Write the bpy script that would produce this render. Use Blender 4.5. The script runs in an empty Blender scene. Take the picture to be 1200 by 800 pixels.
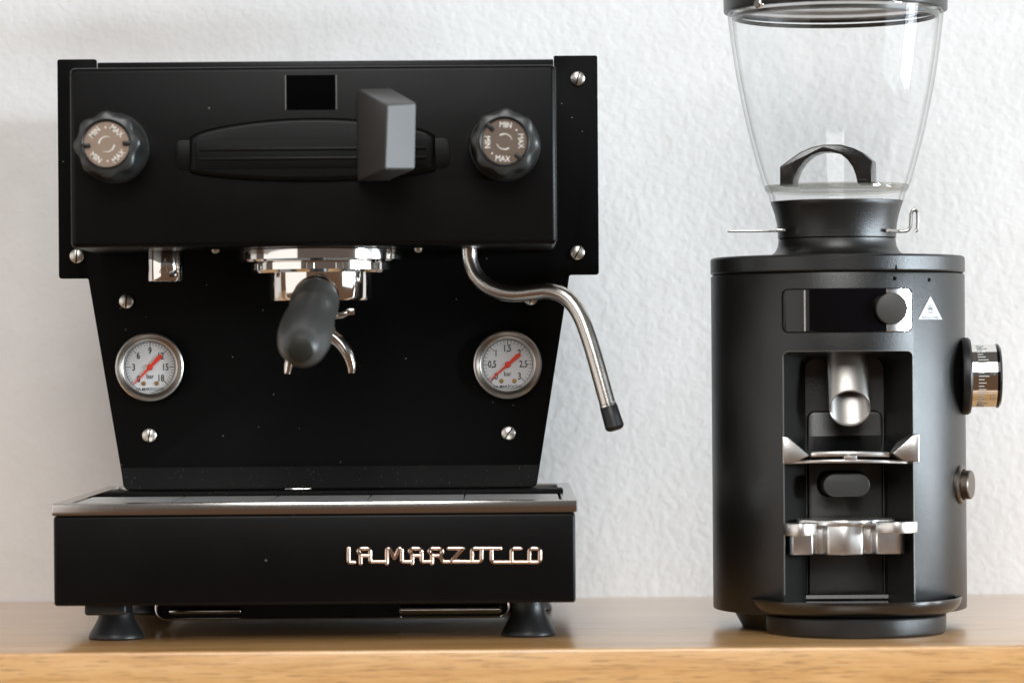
import bpy, bmesh, math, random
from mathutils import Vector, Matrix
random.seed(7)
PI = math.pi
R = math.radians
sc = bpy.context.scene
col = sc.collection

# ------------------------------------------------------------------ camera
FPX, CAMY, CZ, HY, ROLL = 3900.0, -1.8, 0.157, 420.0, R(0.43)
cam_d = bpy.data.cameras.new('camera')
cam = bpy.data.objects.new('camera', cam_d)
col.objects.link(cam)
cam.location = (0, CAMY, CZ)
cam.rotation_mode = 'XYZ'
cam.matrix_world = Matrix.Translation((0, CAMY, CZ)) @ Matrix.Rotation(R(90), 4, 'X') @ Matrix.Rotation(-ROLL, 4, 'Z')
cam_d.sensor_width = 36
cam_d.lens = FPX / 1200 * 36
cam_d.shift_y = (HY - 400) / 1200
cam_d.clip_start = 0.05
cam_d.clip_end = 50
cam_d.dof.use_dof = True
cam_d.dof.focus_distance = 1.945
cam_d.dof.aperture_fstop = 6.5
cam_d.dof.aperture_blades = 9
sc.camera = cam

# ------------------------------------------------------------------ light
w = bpy.data.worlds.new('World')
sc.world = w
w.use_nodes = True
nt = w.node_tree
bg = nt.nodes['Background']
tc = nt.nodes.new('ShaderNodeTexCoord')
sep = nt.nodes.new('ShaderNodeSeparateXYZ')
rmp = nt.nodes.new('ShaderNodeValToRGB')
mp = nt.nodes.new('ShaderNodeMapRange')
mp.inputs['From Min'].default_value = -1
mp.inputs['From Max'].default_value = 1
nt.links.new(tc.outputs['Generated'], sep.inputs[0])
nt.links.new(sep.outputs['Z'], mp.inputs['Value'])
nt.links.new(mp.outputs[0], rmp.inputs[0])
nt.links.new(rmp.outputs[0], bg.inputs['Color'])
e = rmp.color_ramp.elements
e[0].position = 0.485; e[0].color = (0.44, 0.25, 0.15, 1)      # the warm floor of the room
e[1].position = 0.53; e[1].color = (0.40, 0.37, 0.35, 1)      # dim room
bg.inputs['Strength'].default_value = 0.30

def area(name, loc, target, sx, sy, power, colr):
    d = bpy.data.lights.new(name, 'AREA')
    d.shape = 'RECTANGLE'; d.size = sx; d.size_y = sy
    d.energy = power; d.color = colr
    o = bpy.data.objects.new(name, d)
    col.objects.link(o)
    o.location = loc
    o.rotation_euler = (Vector(target) - Vector(loc)).to_track_quat('-Z', 'Y').to_euler()
    return o
area('window_light', (5.5, -2.80, 0.43), (0.0, 0.2, 0.2), 1.50, 0.47, 285, (0.79, 0.91, 1.0))
area('wide_window_light', (5.6, -2.5, 0.30), (0.1, 0.2, 0.2), 2.8, 2.8, 90, (0.82, 0.92, 1.0))
area('side_window_light', (4.1, -0.2, 0.12), (0.1, 0.2, 0.15), 0.9, 1.0, 80, (0.82, 0.92, 1.0))
area('left_fill_light', (-3.4, -2.1, 0.45), (0.0, 0.2, 0.16), 4.0, 2.8, 38, (1.0, 0.975, 0.95))  # added soft lamp standing in for the room's bright left side
area('front_fill_light', (-0.10, -3.8, 2.7), (0.0, 0.3, 0.0), 1.9, 3.0, 128, (0.98, 0.975, 0.97))  # added fill lamp, lifts the shelf, wall and chute from above
sc.view_settings.view_transform = 'Standard'
sc.view_settings.look = 'None'
sc.view_settings.exposure = 0.09
sc.view_settings.gamma = 1.0
sc.cycles.use_denoising = True
sc.cycles.max_bounces = 12
sc.cycles.transparent_max_bounces = 24
sc.cycles.sample_clamp_indirect = 6
sc.cycles.caustics_reflective = False
sc.cycles.caustics_refractive = False

# ------------------------------------------------------------------ from a measured pixel to a place in the room
def P(px, py, y):
    d = y - CAMY
    dx, dy = px - 600, py - HY
    x = dx * math.cos(ROLL) - dy * math.sin(ROLL)
    z = dx * math.sin(ROLL) + dy * math.cos(ROLL)
    return Vector((x * d / FPX, y, CZ - z * d / FPX))
def L(npx, y):            # a length in the photograph at depth y
    return npx * (y - CAMY) / FPX

# ------------------------------------------------------------------ materials
def mat(name):
    m = bpy.data.materials.new(name)
    m.use_nodes = True
    return m, m.node_tree, m.node_tree.nodes['Principled BSDF']
def node(t, kind, **kw):
    n = t.nodes.new(kind)
    for k, v in kw.items():
        if k in n.inputs: n.inputs[k].default_value = v
        else: setattr(n, k, v)
    return n
def bump(t, b, src, strength, dist, prev=None):
    n = node(t, 'ShaderNodeBump', Strength=strength, Distance=dist)
    t.links.new(src, n.inputs['Height'])
    if prev: t.links.new(prev.outputs[0], n.inputs['Normal'])
    t.links.new(n.outputs[0], b.inputs['Normal'])
    return n
def coords(t, scale=(1, 1, 1), rot=(0, 0, 0)):
    c = node(t, 'ShaderNodeTexCoord')
    m = node(t, 'ShaderNodeMapping')
    m.inputs['Scale'].default_value = scale
    m.inputs['Rotation'].default_value = rot
    t.links.new(c.outputs['Object'], m.inputs[0])
    return m.outputs[0]
def ramp(t, src, stops):
    r = node(t, 'ShaderNodeValToRGB')
    while len(r.color_ramp.elements) < len(stops): r.color_ramp.elements.new(0.5)
    for el, (p, c) in zip(r.color_ramp.elements, stops):
        el.position = p
        el.color = (c, c, c, 1) if isinstance(c, (int, float)) else (*c, 1)
    t.links.new(src, r.inputs[0])
    return r.outputs[0]

def powder(name, base, rough, grain=0.25, gscale=1800, dust=0.0, spec=0.5, dustscale=260):
    m, t, b = mat(name)
    v = coords(t)
    n = node(t, 'ShaderNodeTexNoise', Scale=gscale, Detail=2.0)
    t.links.new(v, n.inputs['Vector'])
    n2 = node(t, 'ShaderNodeTexNoise', Scale=22.0, Detail=5.0, Roughness=0.6)
    t.links.new(v, n2.inputs['Vector'])
    rr = node(t, 'ShaderNodeMapRange')
    rr.inputs['To Min'].default_value = rough - 0.06
    rr.inputs['To Max'].default_value = rough + 0.08
    t.links.new(n2.outputs['Fac'], rr.inputs['Value'])
    t.links.new(rr.outputs[0], b.inputs['Roughness'])
    b.inputs['Specular IOR Level'].default_value = spec
    b.inputs['Base Color'].default_value = (*base, 1)
    if dust:
        vo = node(t, 'ShaderNodeTexVoronoi', Scale=dustscale)
        t.links.new(v, vo.inputs['Vector'])
        wn = node(t, 'ShaderNodeMath', operation='GREATER_THAN')
        sp = node(t, 'ShaderNodeSeparateColor')
        t.links.new(vo.outputs['Color'], sp.inputs[0])
        t.links.new(sp.outputs[0], wn.inputs[0]); wn.inputs[1].default_value = 1 - dust
        lt = node(t, 'ShaderNodeMath', operation='LESS_THAN')
        t.links.new(vo.outputs['Distance'], lt.inputs[0]); lt.inputs[1].default_value = 0.13
        mu = node(t, 'ShaderNodeMath', operation='MULTIPLY')
        t.links.new(wn.outputs[0], mu.inputs[0]); t.links.new(lt.outputs[0], mu.inputs[1])
        mx = node(t, 'ShaderNodeMix', data_type='RGBA')
        mx.inputs['A'].default_value = (*base, 1)
        mx.inputs['B'].default_value = (0.16, 0.15, 0.13, 1)
        t.links.new(mu.outputs[0], mx.inputs['Factor'])
        t.links.new(mx.outputs['Result'], b.inputs['Base Color'])
    bump(t, b, n.outputs['Fac'], grain, 0.0003)
    return m

def metal(name, base, rough, brush=None, bs=0.12, smudge=0.08):
    m, t, b = mat(name)
    b.inputs['Metallic'].default_value = 1
    b.inputs['Base Color'].default_value = (*base, 1)
    v = coords(t)
    n2 = node(t, 'ShaderNodeTexNoise', Scale=70.0, Detail=6.0, Roughness=0.65)
    t.links.new(v, n2.inputs['Vector'])
    rr = node(t, 'ShaderNodeMapRange')
    rr.inputs['To Min'].default_value = max(0.02, rough - smudge)
    rr.inputs['To Max'].default_value = rough + smudge
    t.links.new(n2.outputs['Fac'], rr.inputs['Value'])
    t.links.new(rr.outputs[0], b.inputs['Roughness'])
    if brush:
        vb = coords(t, brush)
        n = node(t, 'ShaderNodeTexNoise', Scale=1.0, Detail=3.0)
        t.links.new(vb, n.inputs['Vector'])
        bump(t, b, n.outputs['Fac'], bs, 0.0003)
    return m

def plain(name, base, rough, spec=0.5, grain=0):
    m, t, b = mat(name)
    b.inputs['Base Color'].default_value = (*base, 1)
    b.inputs['Roughness'].default_value = rough
    b.inputs['Specular IOR Level'].default_value = spec
    if grain:
        n = node(t, 'ShaderNodeTexNoise', Scale=1500.0, Detail=2.0)
        t.links.new(coords(t), n.inputs['Vector'])
        bump(t, b, n.outputs['Fac'], grain, 0.0003)
    return m

def thin_glass(name, tint, edge, rough=0.0, ior=1.49, refl=1.0):
    m, t, b = mat(name)
    t.nodes.remove(b)
    out = t.nodes['Material Output']
    tr = node(t, 'ShaderNodeBsdfTransparent')
    gl = node(t, 'ShaderNodeBsdfGlossy', Roughness=rough)
    gl.inputs['Color'].default_value = (refl, refl, refl, 1)
    mx = node(t, 'ShaderNodeMixShader')
    lw = node(t, 'ShaderNodeLayerWeight', Blend=0.5)
    pw_ = node(t, 'ShaderNodeMath', operation='POWER')
    t.links.new(lw.outputs['Facing'], pw_.inputs[0]); pw_.inputs[1].default_value = 5.0
    f0 = ((ior-1)/(ior+1))**2
    fr = node(t, 'ShaderNodeMath', operation='MULTIPLY_ADD')
    t.links.new(pw_.outputs[0], fr.inputs[0]); fr.inputs[1].default_value = 0.55; fr.inputs[2].default_value = f0
    tint_r = ramp(t, lw.outputs['Facing'], [(0.0, tint), (0.70, tint), (1.0, edge)])
    t.links.new(tint_r, tr.inputs['Color'])
    t.links.new(fr.outputs[0], mx.inputs[0])
    t.links.new(tr.outputs[0], mx.inputs[1]); t.links.new(gl.outputs[0], mx.inputs[2])
    t.links.new(mx.outputs[0], out.inputs['Surface'])
    return m

M = {}
M['black'] = powder('black_powder_coat', (0.0026, 0.0022, 0.0021), 0.33, 0.08, 1500, 0.008, 0.16)
M['black_dusty'] = powder('dusty_black_coat', (0.0032, 0.0030, 0.0028), 0.50, 0.30, 1500, 0.26, 0.09, 620)
M['panel'] = powder('black_panel_coat', (0.0016, 0.0015, 0.0015), 0.50, 0.10, 1500, 0.026, 0.08, 330)
M['grinder'] = powder('grinder_coat', (0.0065, 0.0063, 0.0055), 0.34, 0.42, 1500, 0.003, 0.66)
M['grinder_in_lit'] = powder('grinder_coat_lit_recess', (0.0220, 0.0215, 0.0195), 0.33, 0.42, 1300, 0.003, 0.9)  # lighter copy of the grinder coat, light inside the recess put into colour
M['lid'] = powder('lid_coat', (0.016, 0.016, 0.015), 0.30, 0.25, 1300, 0.0, 0.6)
M['display_end'] = plain('grey_gloss_end', (0.010, 0.009, 0.0085), 0.25, 0.5)
M['display_bright'] = metal('polished_end', (0.80, 0.80, 0.81), 0.12)
M['knob_grey'] = plain('grey_knob', (0.055, 0.052, 0.047), 0.45, 0.5, 0.2)
M['plastic'] = plain('dark_plastic', (0.020, 0.022, 0.021), 0.36, 0.5, 0.15)
M['handle'] = plain('handle_plastic', (0.043, 0.043, 0.040), 0.38, 0.6, 0.10)
M['guide'] = plain('guide_coat', (0.0030, 0.0028, 0.0027), 0.40, 0.20, 0.1)
M['tip'] = plain('olive_black_cap', (0.016, 0.015, 0.011), 0.45, 0.4, 0.1)
M['rubber'] = plain('black_rubber', (0.010, 0.010, 0.010), 0.42, 0.5, 0.1)
M['gloss'] = plain('black_gloss_glass', (0.002, 0.002, 0.003), 0.07, 0.3)
M['display'] = plain('display_pane', (0.0012, 0.0012, 0.0014), 0.12, 0.10)
M['lever_lit_face'] = plain('lever_lit_face_tone', (0.110, 0.110, 0.106), 0.5, 0.5, 0.1)  # lever coat with the window light put into its colour
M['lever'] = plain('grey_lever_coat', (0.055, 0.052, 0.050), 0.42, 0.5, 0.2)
M['lever_dark'] = plain('lever_side_coat', (0.030, 0.026, 0.024), 0.5, 0.4, 0.2)
M['chrome'] = metal('chrome', (0.80, 0.78, 0.75), 0.07, None, 0, 0.04)
M['chrome2'] = metal('worn_chrome', (0.72, 0.69, 0.65), 0.16, None, 0, 0.08)
M['steel'] = metal('brushed_steel', (0.56, 0.54, 0.51), 0.28, (60, 2500, 2500), 0.10)
M['steel_v'] = metal('brushed_steel_upright', (0.44, 0.42, 0.39), 0.36, (2500, 2500, 40), 0.05, 0.03)
M['rim'] = metal('tray_rim_steel', (0.58, 0.55, 0.52), 0.16, (40, 1800, 1800), 0.04, 0.03)
M['white_gloss'] = plain('white_gloss_plastic', (0.80, 0.80, 0.80), 0.08, 0.6)
M['steel_cast'] = metal('cast_steel', (0.78, 0.76, 0.73), 0.33, (500, 500, 500), 0.10, 0.10)
M['steel_dark'] = metal('dark_steel', (0.19, 0.16, 0.135), 0.36, (900, 900, 900), 0.05)
M['steel_top'] = metal('tray_steel', (0.82, 0.81, 0.79), 0.45, (60, 2500, 2500), 0.10)
M['screw'] = metal('screw_steel', (0.62, 0.59, 0.54), 0.33, (1400, 300, 1400), 0.15)
M['bronze'] = metal('bronze_dial', (0.31, 0.235, 0.18), 0.46, (1500, 1500, 100), 0.06)
M['bronze_dark'] = metal('dark_bronze_dial', (0.16, 0.125, 0.10), 0.42, (1500, 1500, 100), 0.06)
M['logo'] = metal('logo_chrome', (0.72, 0.55, 0.45), 0.14)
M['brass'] = metal('brass', (0.62, 0.38, 0.12), 0.3)
M['dial'] = plain('dial_white', (0.88, 0.88, 0.88), 0.45)
M['ink'] = plain('black_ink', (0.010, 0.010, 0.012), 0.6, 0.2)
M['ink_blur'] = plain('pale_ink', (0.80, 0.74, 0.66), 0.5, 0.3)
M['white_print'] = plain('white_print', (0.72, 0.73, 0.72), 0.4)
M['grey_print'] = plain('grey_print', (0.22, 0.22, 0.22), 0.5)
M['red'] = plain('red_needle', (0.95, 0.05, 0.012), 0.45)
M['slot'] = plain('dark_slot', (0.002, 0.002, 0.002), 0.8, 0.1)
M['hopper'] = thin_glass('clear_acrylic', (0.985, 0.987, 0.987), (0.52, 0.53, 0.52), ior=1.27, rough=0.02)
M['lens'] = thin_glass('gauge_glass', (0.985, 0.985, 0.985), (0.8, 0.8, 0.8), ior=1.35)
M['seal'] = plain('grey_seal', (0.075, 0.075, 0.065), 0.3, 0.5)
M['bead'] = metal('bright_edge', (0.16, 0.155, 0.145), 0.45)
M['frost'] = plain('frosted_sleeve', (0.86, 0.87, 0.87), 0.25, 0.5)
M['ring_clear'] = thin_glass('clear_ring', (0.88, 0.875, 0.85), (0.45, 0.44, 0.41), ior=1.4)
M['tray_gloss'] = plain('tray_lacquer', (0.011, 0.009, 0.008), 0.20, 0.9, 0.03)
M['steel_wand'] = metal('wand_steel', (0.60, 0.57, 0.53), 0.24, (900, 900, 900), 0.12)
M['guide_in'] = plain('slot_coat', (0.003, 0.003, 0.003), 0.5, 0.15)
M['smoke'] = plain('smoked_plastic', (0.008, 0.009, 0.009), 0.16, 0.9)

# plaster wall
m, t, b = mat('rough_plaster')
M['plaster'] = m
v = coords(t)
n1 = node(t, 'ShaderNodeTexNoise', Scale=185.0, Detail=3.0, Roughness=0.5, Distortion=0.35)
n2 = node(t, 'ShaderNodeTexNoise', Scale=30.0, Detail=3.0, Distortion=0.4)
n3 = node(t, 'ShaderNodeTexNoise', Scale=420.0, Detail=3.0)
for n in (n1, n2, n3): t.links.new(v, n.inputs['Vector'])
soft = ramp(t, n1.outputs['Fac'], [(0.36, 0.0), (0.52, 0.55), (0.70, 1.0)])
b1 = bump(t, b, soft, 0.29, 0.0009)
b2 = bump(t, b, n2.outputs['Fac'], 0.17, 0.003, b1)
b3 = bump(t, b, n3.outputs['Fac'], 0.20, 0.0005, b2)
cr = ramp(t, n2.outputs['Fac'], [(0.3, (0.765, 0.762, 0.752)), (0.7, (0.81, 0.807, 0.80))])
t.links.new(cr, b.inputs['Base Color'])
b.inputs['Roughness'].default_value = 0.85
b.inputs['Specular IOR Level'].default_value = 0.25

# oak
def oak(name, pal, rough, spec):
    m, t, b = mat(name)
    v = coords(t, (1.6, 17, 17))
    warp = node(t, 'ShaderNodeTexNoise', Scale=1.5, Detail=3.0)
    t.links.new(v, warp.inputs['Vector'])
    fine = node(t, 'ShaderNodeTexNoise', Scale=8.0, Detail=8.0, Roughness=0.68, Distortion=0.6)
    t.links.new(v, fine.inputs['Vector'])
    pv = coords(t, (55, 900, 900))
    pore = node(t, 'ShaderNodeTexNoise', Scale=1.0, Detail=3.0, Roughness=0.6)
    t.links.new(pv, pore.inputs['Vector'])
    mx = node(t, 'ShaderNodeMix', data_type='FLOAT')
    mx.inputs['Factor'].default_value = 0.62
    t.links.new(warp.outputs['Fac'], mx.inputs['A']); t.links.new(fine.outputs['Fac'], mx.inputs['B'])
    c1 = ramp(t, mx.outputs['Result'], [(0.33, pal[0]), (0.47, pal[1]), (0.56, pal[2]), (0.68, pal[3])])
    pr = ramp(t, pore.outputs['Fac'], [(0.34, 0.58), (0.46, 1.0)])
    mul = node(t, 'ShaderNodeMix', data_type='RGBA', blend_type='MULTIPLY')
    mul.inputs['Factor'].default_value = 0.8
    t.links.new(c1, mul.inputs['A']); t.links.new(pr, mul.inputs['B'])
    t.links.new(mul.outputs['Result'], b.inputs['Base Color'])
    b.inputs['Roughness'].default_value = rough
    b.inputs['Specular IOR Level'].default_value = spec
    b.inputs['Coat Weight'].default_value = 1.0
    b.inputs['Coat IOR'].default_value = 1.6
    b.inputs['Coat Roughness'].default_value = 0.30
    bump(t, b, pore.outputs['Fac'], 0.16, 0.0005)
    return m
M['oak'] = oak('oiled_oak', ((0.50, 0.235, 0.075), (0.68, 0.365, 0.132), (0.77, 0.44, 0.18), (0.83, 0.52, 0.25)), 0.24, 0.55)

# ------------------------------------------------------------------ mesh helpers
def box(bm, x0, x1, y0, y1, z0, z1, bev=0, seg=2):
    tmp = bmesh.new()
    vs = [tmp.verts.new(p) for p in ((x0,y0,z0),(x1,y0,z0),(x1,y1,z0),(x0,y1,z0),(x0,y0,z1),(x1,y0,z1),(x1,y1,z1),(x0,y1,z1))]
    for f in ((0,3,2,1),(4,5,6,7),(0,1,5,4),(1,2,6,5),(2,3,7,6),(3,0,4,7)): tmp.faces.new([vs[i] for i in f])
    if bev: bmesh.ops.bevel(tmp, geom=tmp.edges[:], offset=bev, segments=seg, affect='EDGES', profile=0.5)
    merge(bm, tmp)
def merge(bm, tmp, M4=None):
    if M4 is not None: bmesh.ops.transform(tmp, matrix=M4, verts=tmp.verts[:])
    me = bpy.data.meshes.new('tmp'); tmp.to_mesh(me); tmp.free()
    bm.from_mesh(me); bpy.data.meshes.remove(me)
def prism(bm, pts, y0, y1, bev=0, seg=2):        # outline in x,z, thickness along y
    tmp = bmesh.new()
    a = [tmp.verts.new((p[0], y0, p[1])) for p in pts]
    c = [tmp.verts.new((p[0], y1, p[1])) for p in pts]
    n = len(pts)
    tmp.faces.new(a); tmp.faces.new(c[::-1])
    for i in range(n): tmp.faces.new((a[i], c[i], c[(i+1) % n], a[(i+1) % n]))
    bmesh.ops.recalc_face_normals(tmp, faces=tmp.faces[:])
    if bev:
        es = [ed for ed in tmp.edges if abs(ed.verts[0].co.y - y0) < 1e-7 and abs(ed.verts[1].co.y - y0) < 1e-7]
        bmesh.ops.bevel(tmp, geom=es, offset=bev, segments=seg, affect='EDGES', profile=0.5)
    merge(bm, tmp)
def rrect(x0, x1, z0, z1, r, n=5):
    o = []
    for cx, cz, a0 in ((x1-r, z1-r, 0), (x0+r, z1-r, 90), (x0+r, z0+r, 180), (x1-r, z0+r, 270)):
        for i in range(n+1):
            a = R(a0 + 90*i/n); o.append((cx + r*math.cos(a), cz + r*math.sin(a)))
    return o
def round_poly(pts, rad, n=5):
    o = []
    N = len(pts)
    for i, p in enumerate(pts):
        r = rad[i] if isinstance(rad, (list, tuple)) else rad
        p = Vector(p); a = Vector(pts[i-1]); c = Vector(pts[(i+1) % N])
        if r <= 0: o.append(tuple(p)); continue
        u = (a-p).normalized(); v_ = (c-p).normalized()
        for k in range(n+1):
            s = k/n
            q = (p+u*r)*(1-s)**2 + p*2*s*(1-s) + (p+v_*r)*s*s
            o.append(tuple(q))
    return o
def frame_for(axis):
    z = Vector(axis).normalized()
    x = Vector((1,0,0)) if abs(z.x) < 0.9 else Vector((0,0,1))
    y = z.cross(x).normalized(); x = y.cross(z).normalized()
    return Matrix((x, y, z)).transposed().to_4x4()
def lathe(bm, prof, origin, axis=(0,0,1), seg=96, a0=0, a1=360, mod=None, closed=False):
    """profile (radius, height) turned about an axis through origin"""
    F = Matrix.Translation(Vector(origin)) @ frame_for(axis)
    tmp = bmesh.new()
    full = abs(a1-a0) >= 360
    ns = seg if full else seg+1
    rings = []
    for k in range(ns):
        a = R(a0 + (a1-a0)*k/seg)
        ring = []
        for j, (r, h) in enumerate(prof):
            rr = r*(mod(a, j) if mod else 1)
            ring.append(tmp.verts.new((rr*math.cos(a), rr*math.sin(a), h)))
        rings.append(ring)
    m_ = len(prof)
    for k in range(ns if full else ns-1):
        A, B = rings[k], rings[(k+1) % ns]
        for j in range(m_ if closed else m_-1):
            jj = (j+1) % m_
            try: tmp.faces.new((A[j], B[j], B[jj], A[jj]))
            except ValueError: pass
    bmesh.ops.remove_doubles(tmp, verts=tmp.verts[:], dist=1e-7)
    bmesh.ops.recalc_face_normals(tmp, faces=tmp.faces[:])
    merge(bm, tmp, F)
def smooth_path(pts, sub=8):
    pts = [Vector(p) for p in pts]
    out = []
    for i in range(len(pts)-1):
        p0 = pts[max(i-1, 0)]; p1 = pts[i]; p2 = pts[i+1]; p3 = pts[min(i+2, len(pts)-1)]
        for k in range(sub):
            s = k/sub
            out.append(0.5*((2*p1)+(p2-p0)*s+(2*p0-5*p1+4*p2-p3)*s*s+(3*p1-p0-3*p2+p3)*s**3))
    out.append(pts[-1])
    return out
def tube(bm, pts, r, seg=20, caps=True, flat=None):
    pts = [Vector(p) for p in pts]
    tmp = bmesh.new()
    rings = []
    up = None
    for i, p in enumerate(pts):
        t_ = (pts[min(i+1, len(pts)-1)] - pts[max(i-1, 0)]).normalized()
        if up is None:
            up = Vector((0,1,0)) if abs(t_.y) < 0.9 else Vector((1,0,0))
        u = (up - t_*up.dot(t_)).normalized(); up = u
        v_ = t_.cross(u)
        rr = r[i] if isinstance(r, (list, tuple)) else r
        rings.append([tmp.verts.new(p + (u*math.cos(2*PI*k/seg) + v_*math.sin(2*PI*k/seg))*rr) for k in range(seg)])
    for a, b_ in zip(rings, rings[1:]):
        for k in range(seg): tmp.faces.new((a[k], a[(k+1) % seg], b_[(k+1) % seg], b_[k]))
    if caps: tmp.faces.new(rings[0][::-1]); tmp.faces.new(rings[-1])
    bmesh.ops.recalc_face_normals(tmp, faces=tmp.faces[:])
    merge(bm, tmp)
def loft(bm, rings, cap0=True, cap1=True):
    tmp = bmesh.new()
    vr = [[tmp.verts.new(p) for p in rg] for rg in rings]
    n = len(vr[0])
    for a, b_ in zip(vr, vr[1:]):
        for k in range(n): tmp.faces.new((a[k], a[(k+1) % n], b_[(k+1) % n], b_[k]))
    if cap0: tmp.faces.new(vr[0][::-1])
    if cap1: tmp.faces.new(vr[-1])
    bmesh.ops.recalc_face_normals(tmp, faces=tmp.faces[:])
    merge(bm, tmp)
def text(bm, s, cx, cz, y, size, rot=0, depth=0.00012, fn=None, squeeze=1.0, bold=0.0):
    """lettering standing in the x,z plane, centred at cx,cz"""
    cu = bpy.data.curves.new('t', 'FONT'); cu.body = s; cu.size = size
    cu.align_x = 'CENTER'; cu.align_y = 'CENTER'; cu.extrude = depth; cu.offset = bold
    cu.resolution_u = 3
    ob = bpy.data.objects.new('t', cu); col.objects.link(ob)
    dg = bpy.context.evaluated_depsgraph_get()
    me = bpy.data.meshes.new_from_object(ob.evaluated_get(dg))
    bpy.data.objects.remove(ob); bpy.data.curves.remove(cu)
    xs = [v.co.x for v in me.vertices]; ys = [v.co.y for v in me.vertices]
    mxx, myy = (min(xs)+max(xs))/2, (min(ys)+max(ys))/2
    tmp = bmesh.new(); tmp.from_mesh(me); bpy.data.meshes.remove(me)
    c, s_ = math.cos(rot), math.sin(rot)
    for v in tmp.verts:
        x0, z0 = (v.co.x-mxx)*squeeze, v.co.y-myy
        v.co = Vector((cx + x0*c - z0*s_, y - v.co.z, cz + x0*s_ + z0*c))
        if fn: v.co = fn(v.co)
    merge(bm, tmp)

WL = {}
def obj(name, bm, material, parent=None, angle=35, kind=None, label=None):
    bmesh.ops.remove_doubles(bm, verts=bm.verts[:], dist=1e-8)
    for f in bm.faces: f.smooth = True
    for ed in bm.edges:
        if len(ed.link_faces) == 2:
            ed.smooth = ed.calc_face_angle(0) < R(angle)
        else: ed.smooth = True
    co = [v.co for v in bm.verts]
    c = Vector(((min(v.x for v in co)+max(v.x for v in co))/2, (min(v.y for v in co)+max(v.y for v in co))/2, (min(v.z for v in co)+max(v.z for v in co))/2))
    bmesh.ops.translate(bm, vec=-c, verts=bm.verts[:])
    me = bpy.data.meshes.new(name); bm.to_mesh(me); bm.free()
    mm = M[material] if isinstance(material, str) else material
    me.materials.append(mm)
    o = bpy.data.objects.new(name, me); col.objects.link(o)
    WL[o] = c
    if parent:
        o.parent = parent; o.location = c - WL[parent]
    else: o.location = c
    if kind: o['kind'] = kind
    if label: o['label'] = label
    return o
def thing(name, label, cat, loc):
    o = bpy.data.objects.new(name, None); col.objects.link(o)
    o.location = loc; o.empty_display_size = 0.05
    o['label'] = label; o['category'] = cat
    WL[o] = Vector(loc)
    return o
def copy_part(src, delta, parent, label=None):
    c = src.copy(); col.objects.link(c); c.parent = parent
    WL[c] = WL[src] + Vector(delta)
    c.location = WL[c] - WL[parent]
    if label: c['label'] = label
    for ch in list(src.children): copy_part(ch, delta, c)
    return c
def B(): return bmesh.new()

# ------------------------------------------------------------------ wall and shelf
WALLY = 0.387
bm = B(); box(bm, -2.2, 2.6, WALLY, WALLY+0.1, -0.7, 1.8)
wall = obj('wall', bm, 'plaster', kind='structure')
bm = B(); box(bm, -1.1, 1.3, 0.0, WALLY-0.001, -0.05, 0.0, 0.0016, 3)
shelf = obj('wooden_shelf', bm, 'oak')
shelf['label'] = 'thick oiled oak shelf board carrying the espresso machine and the grinder'
shelf['category'] = 'shelf'

# ================================================================== ESPRESSO MACHINE
MX = -0.1102
YT, YB, YP = 0.045, 0.052, 0.180            # tray front, upper housing front, front panel
em = thing('espresso_machine', 'matte black espresso machine with two round pressure gauges and chrome lettering on its drip tray', 'espresso machine', (MX, 0.19, 0))

# -- front panel with shoulders and tapered sides
def pz(px, py, y): q = P(px, py, y); return (q.x, q.z)
out = [pz(67, 70, YP), pz(700, 65, YP), pz(700, 322, YP), pz(667, 322.5, YP), pz(629, 571, YP), pz(146, 574, YP), pz(103, 326.5, YP), pz(67, 326.5, YP)]
# keep the panel itself square and symmetrical
hw = (out[1][0]-out[0][0])/2; cxp = (out[1][0]+out[0][0])/2
zt = (out[0][1]+out[1][1])/2; zs = (out[2][1]+out[7][1])/2; zb = 0.0805
hs = (out[3][0]-out[6][0])/2; hb = (out[4][0]-out[5][0])/2
xa_, xb_ = P(113, 75, YP).x, P(649, 75, YP).x
out = [(cxp-hw, zt), (xa_, zt), (xa_, zt-.008), (xb_, zt-.008), (xb_, zt), (cxp+hw, zt), (cxp+hw, zs), (cxp+hs, zs), (cxp+hb, zb), (cxp-hb, zb), (cxp-hs, zs), (cxp-hw, zs)]
bm = B(); prism(bm, round_poly(out, [.0015,.0015,0,0,.0008,.0015,.0020,.0012,.0032,.0032,.0012,.0020]), YP, YP+0.003, 0.0004)
obj('front_panel', bm, 'panel', em)
zl1 = P(390, 546, YP).z
wl = lambda z: hs + (hb-hs)*(zs-z)/(zs-zb)
bm = B()
def lipring(z, y, y2, k=0): return [Vector((cxp-wl(z)+k, y, z)), Vector((cxp+wl(z)-k, y, z)), Vector((cxp+wl(z)-k, y2, z)), Vector((cxp-wl(z)+k, y2, z))]
loft(bm, [lipring(zl1, YP-.0003, YP+.001, .0003), lipring(zb+.003, YP-.0042, YP+.001, .0003), lipring(zb+.0006, YP-.0046, YP+.001, .002), lipring(zb, YP-.0042, YP+.001, .003)])
obj('panel_lip', bm, 'black_dusty', em)
# -- body behind the panel
bm = B()
prism(bm, [(MX-0.125, 0.318), (MX+0.125, 0.318), (MX+0.105, 0.075), (MX-0.105, 0.075)], YP+0.003, 0.345, 0)
obj('body', bm, 'black', em)
# -- upper housing
xl, xr = P(82, 180, YB).x, P(652, 180, YB).x
zt2 = P(367, 77.5, YB).z; zb2 = P(367, 288.5, YB).z
bm = B(); box(bm, xl, xr, YB, YP, zb2, zt2, 0.0030, 5)
housing = obj('upper_housing', bm, 'black', em)
bm = B(); box(bm, xl+0.014, xr-0.001, YB+0.012, YP-0.001, zt2-0.004, P(367, 71.6, YB+.012).z, 0.0008, 2)
obj('top_cover', bm, 'black', em)
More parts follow.
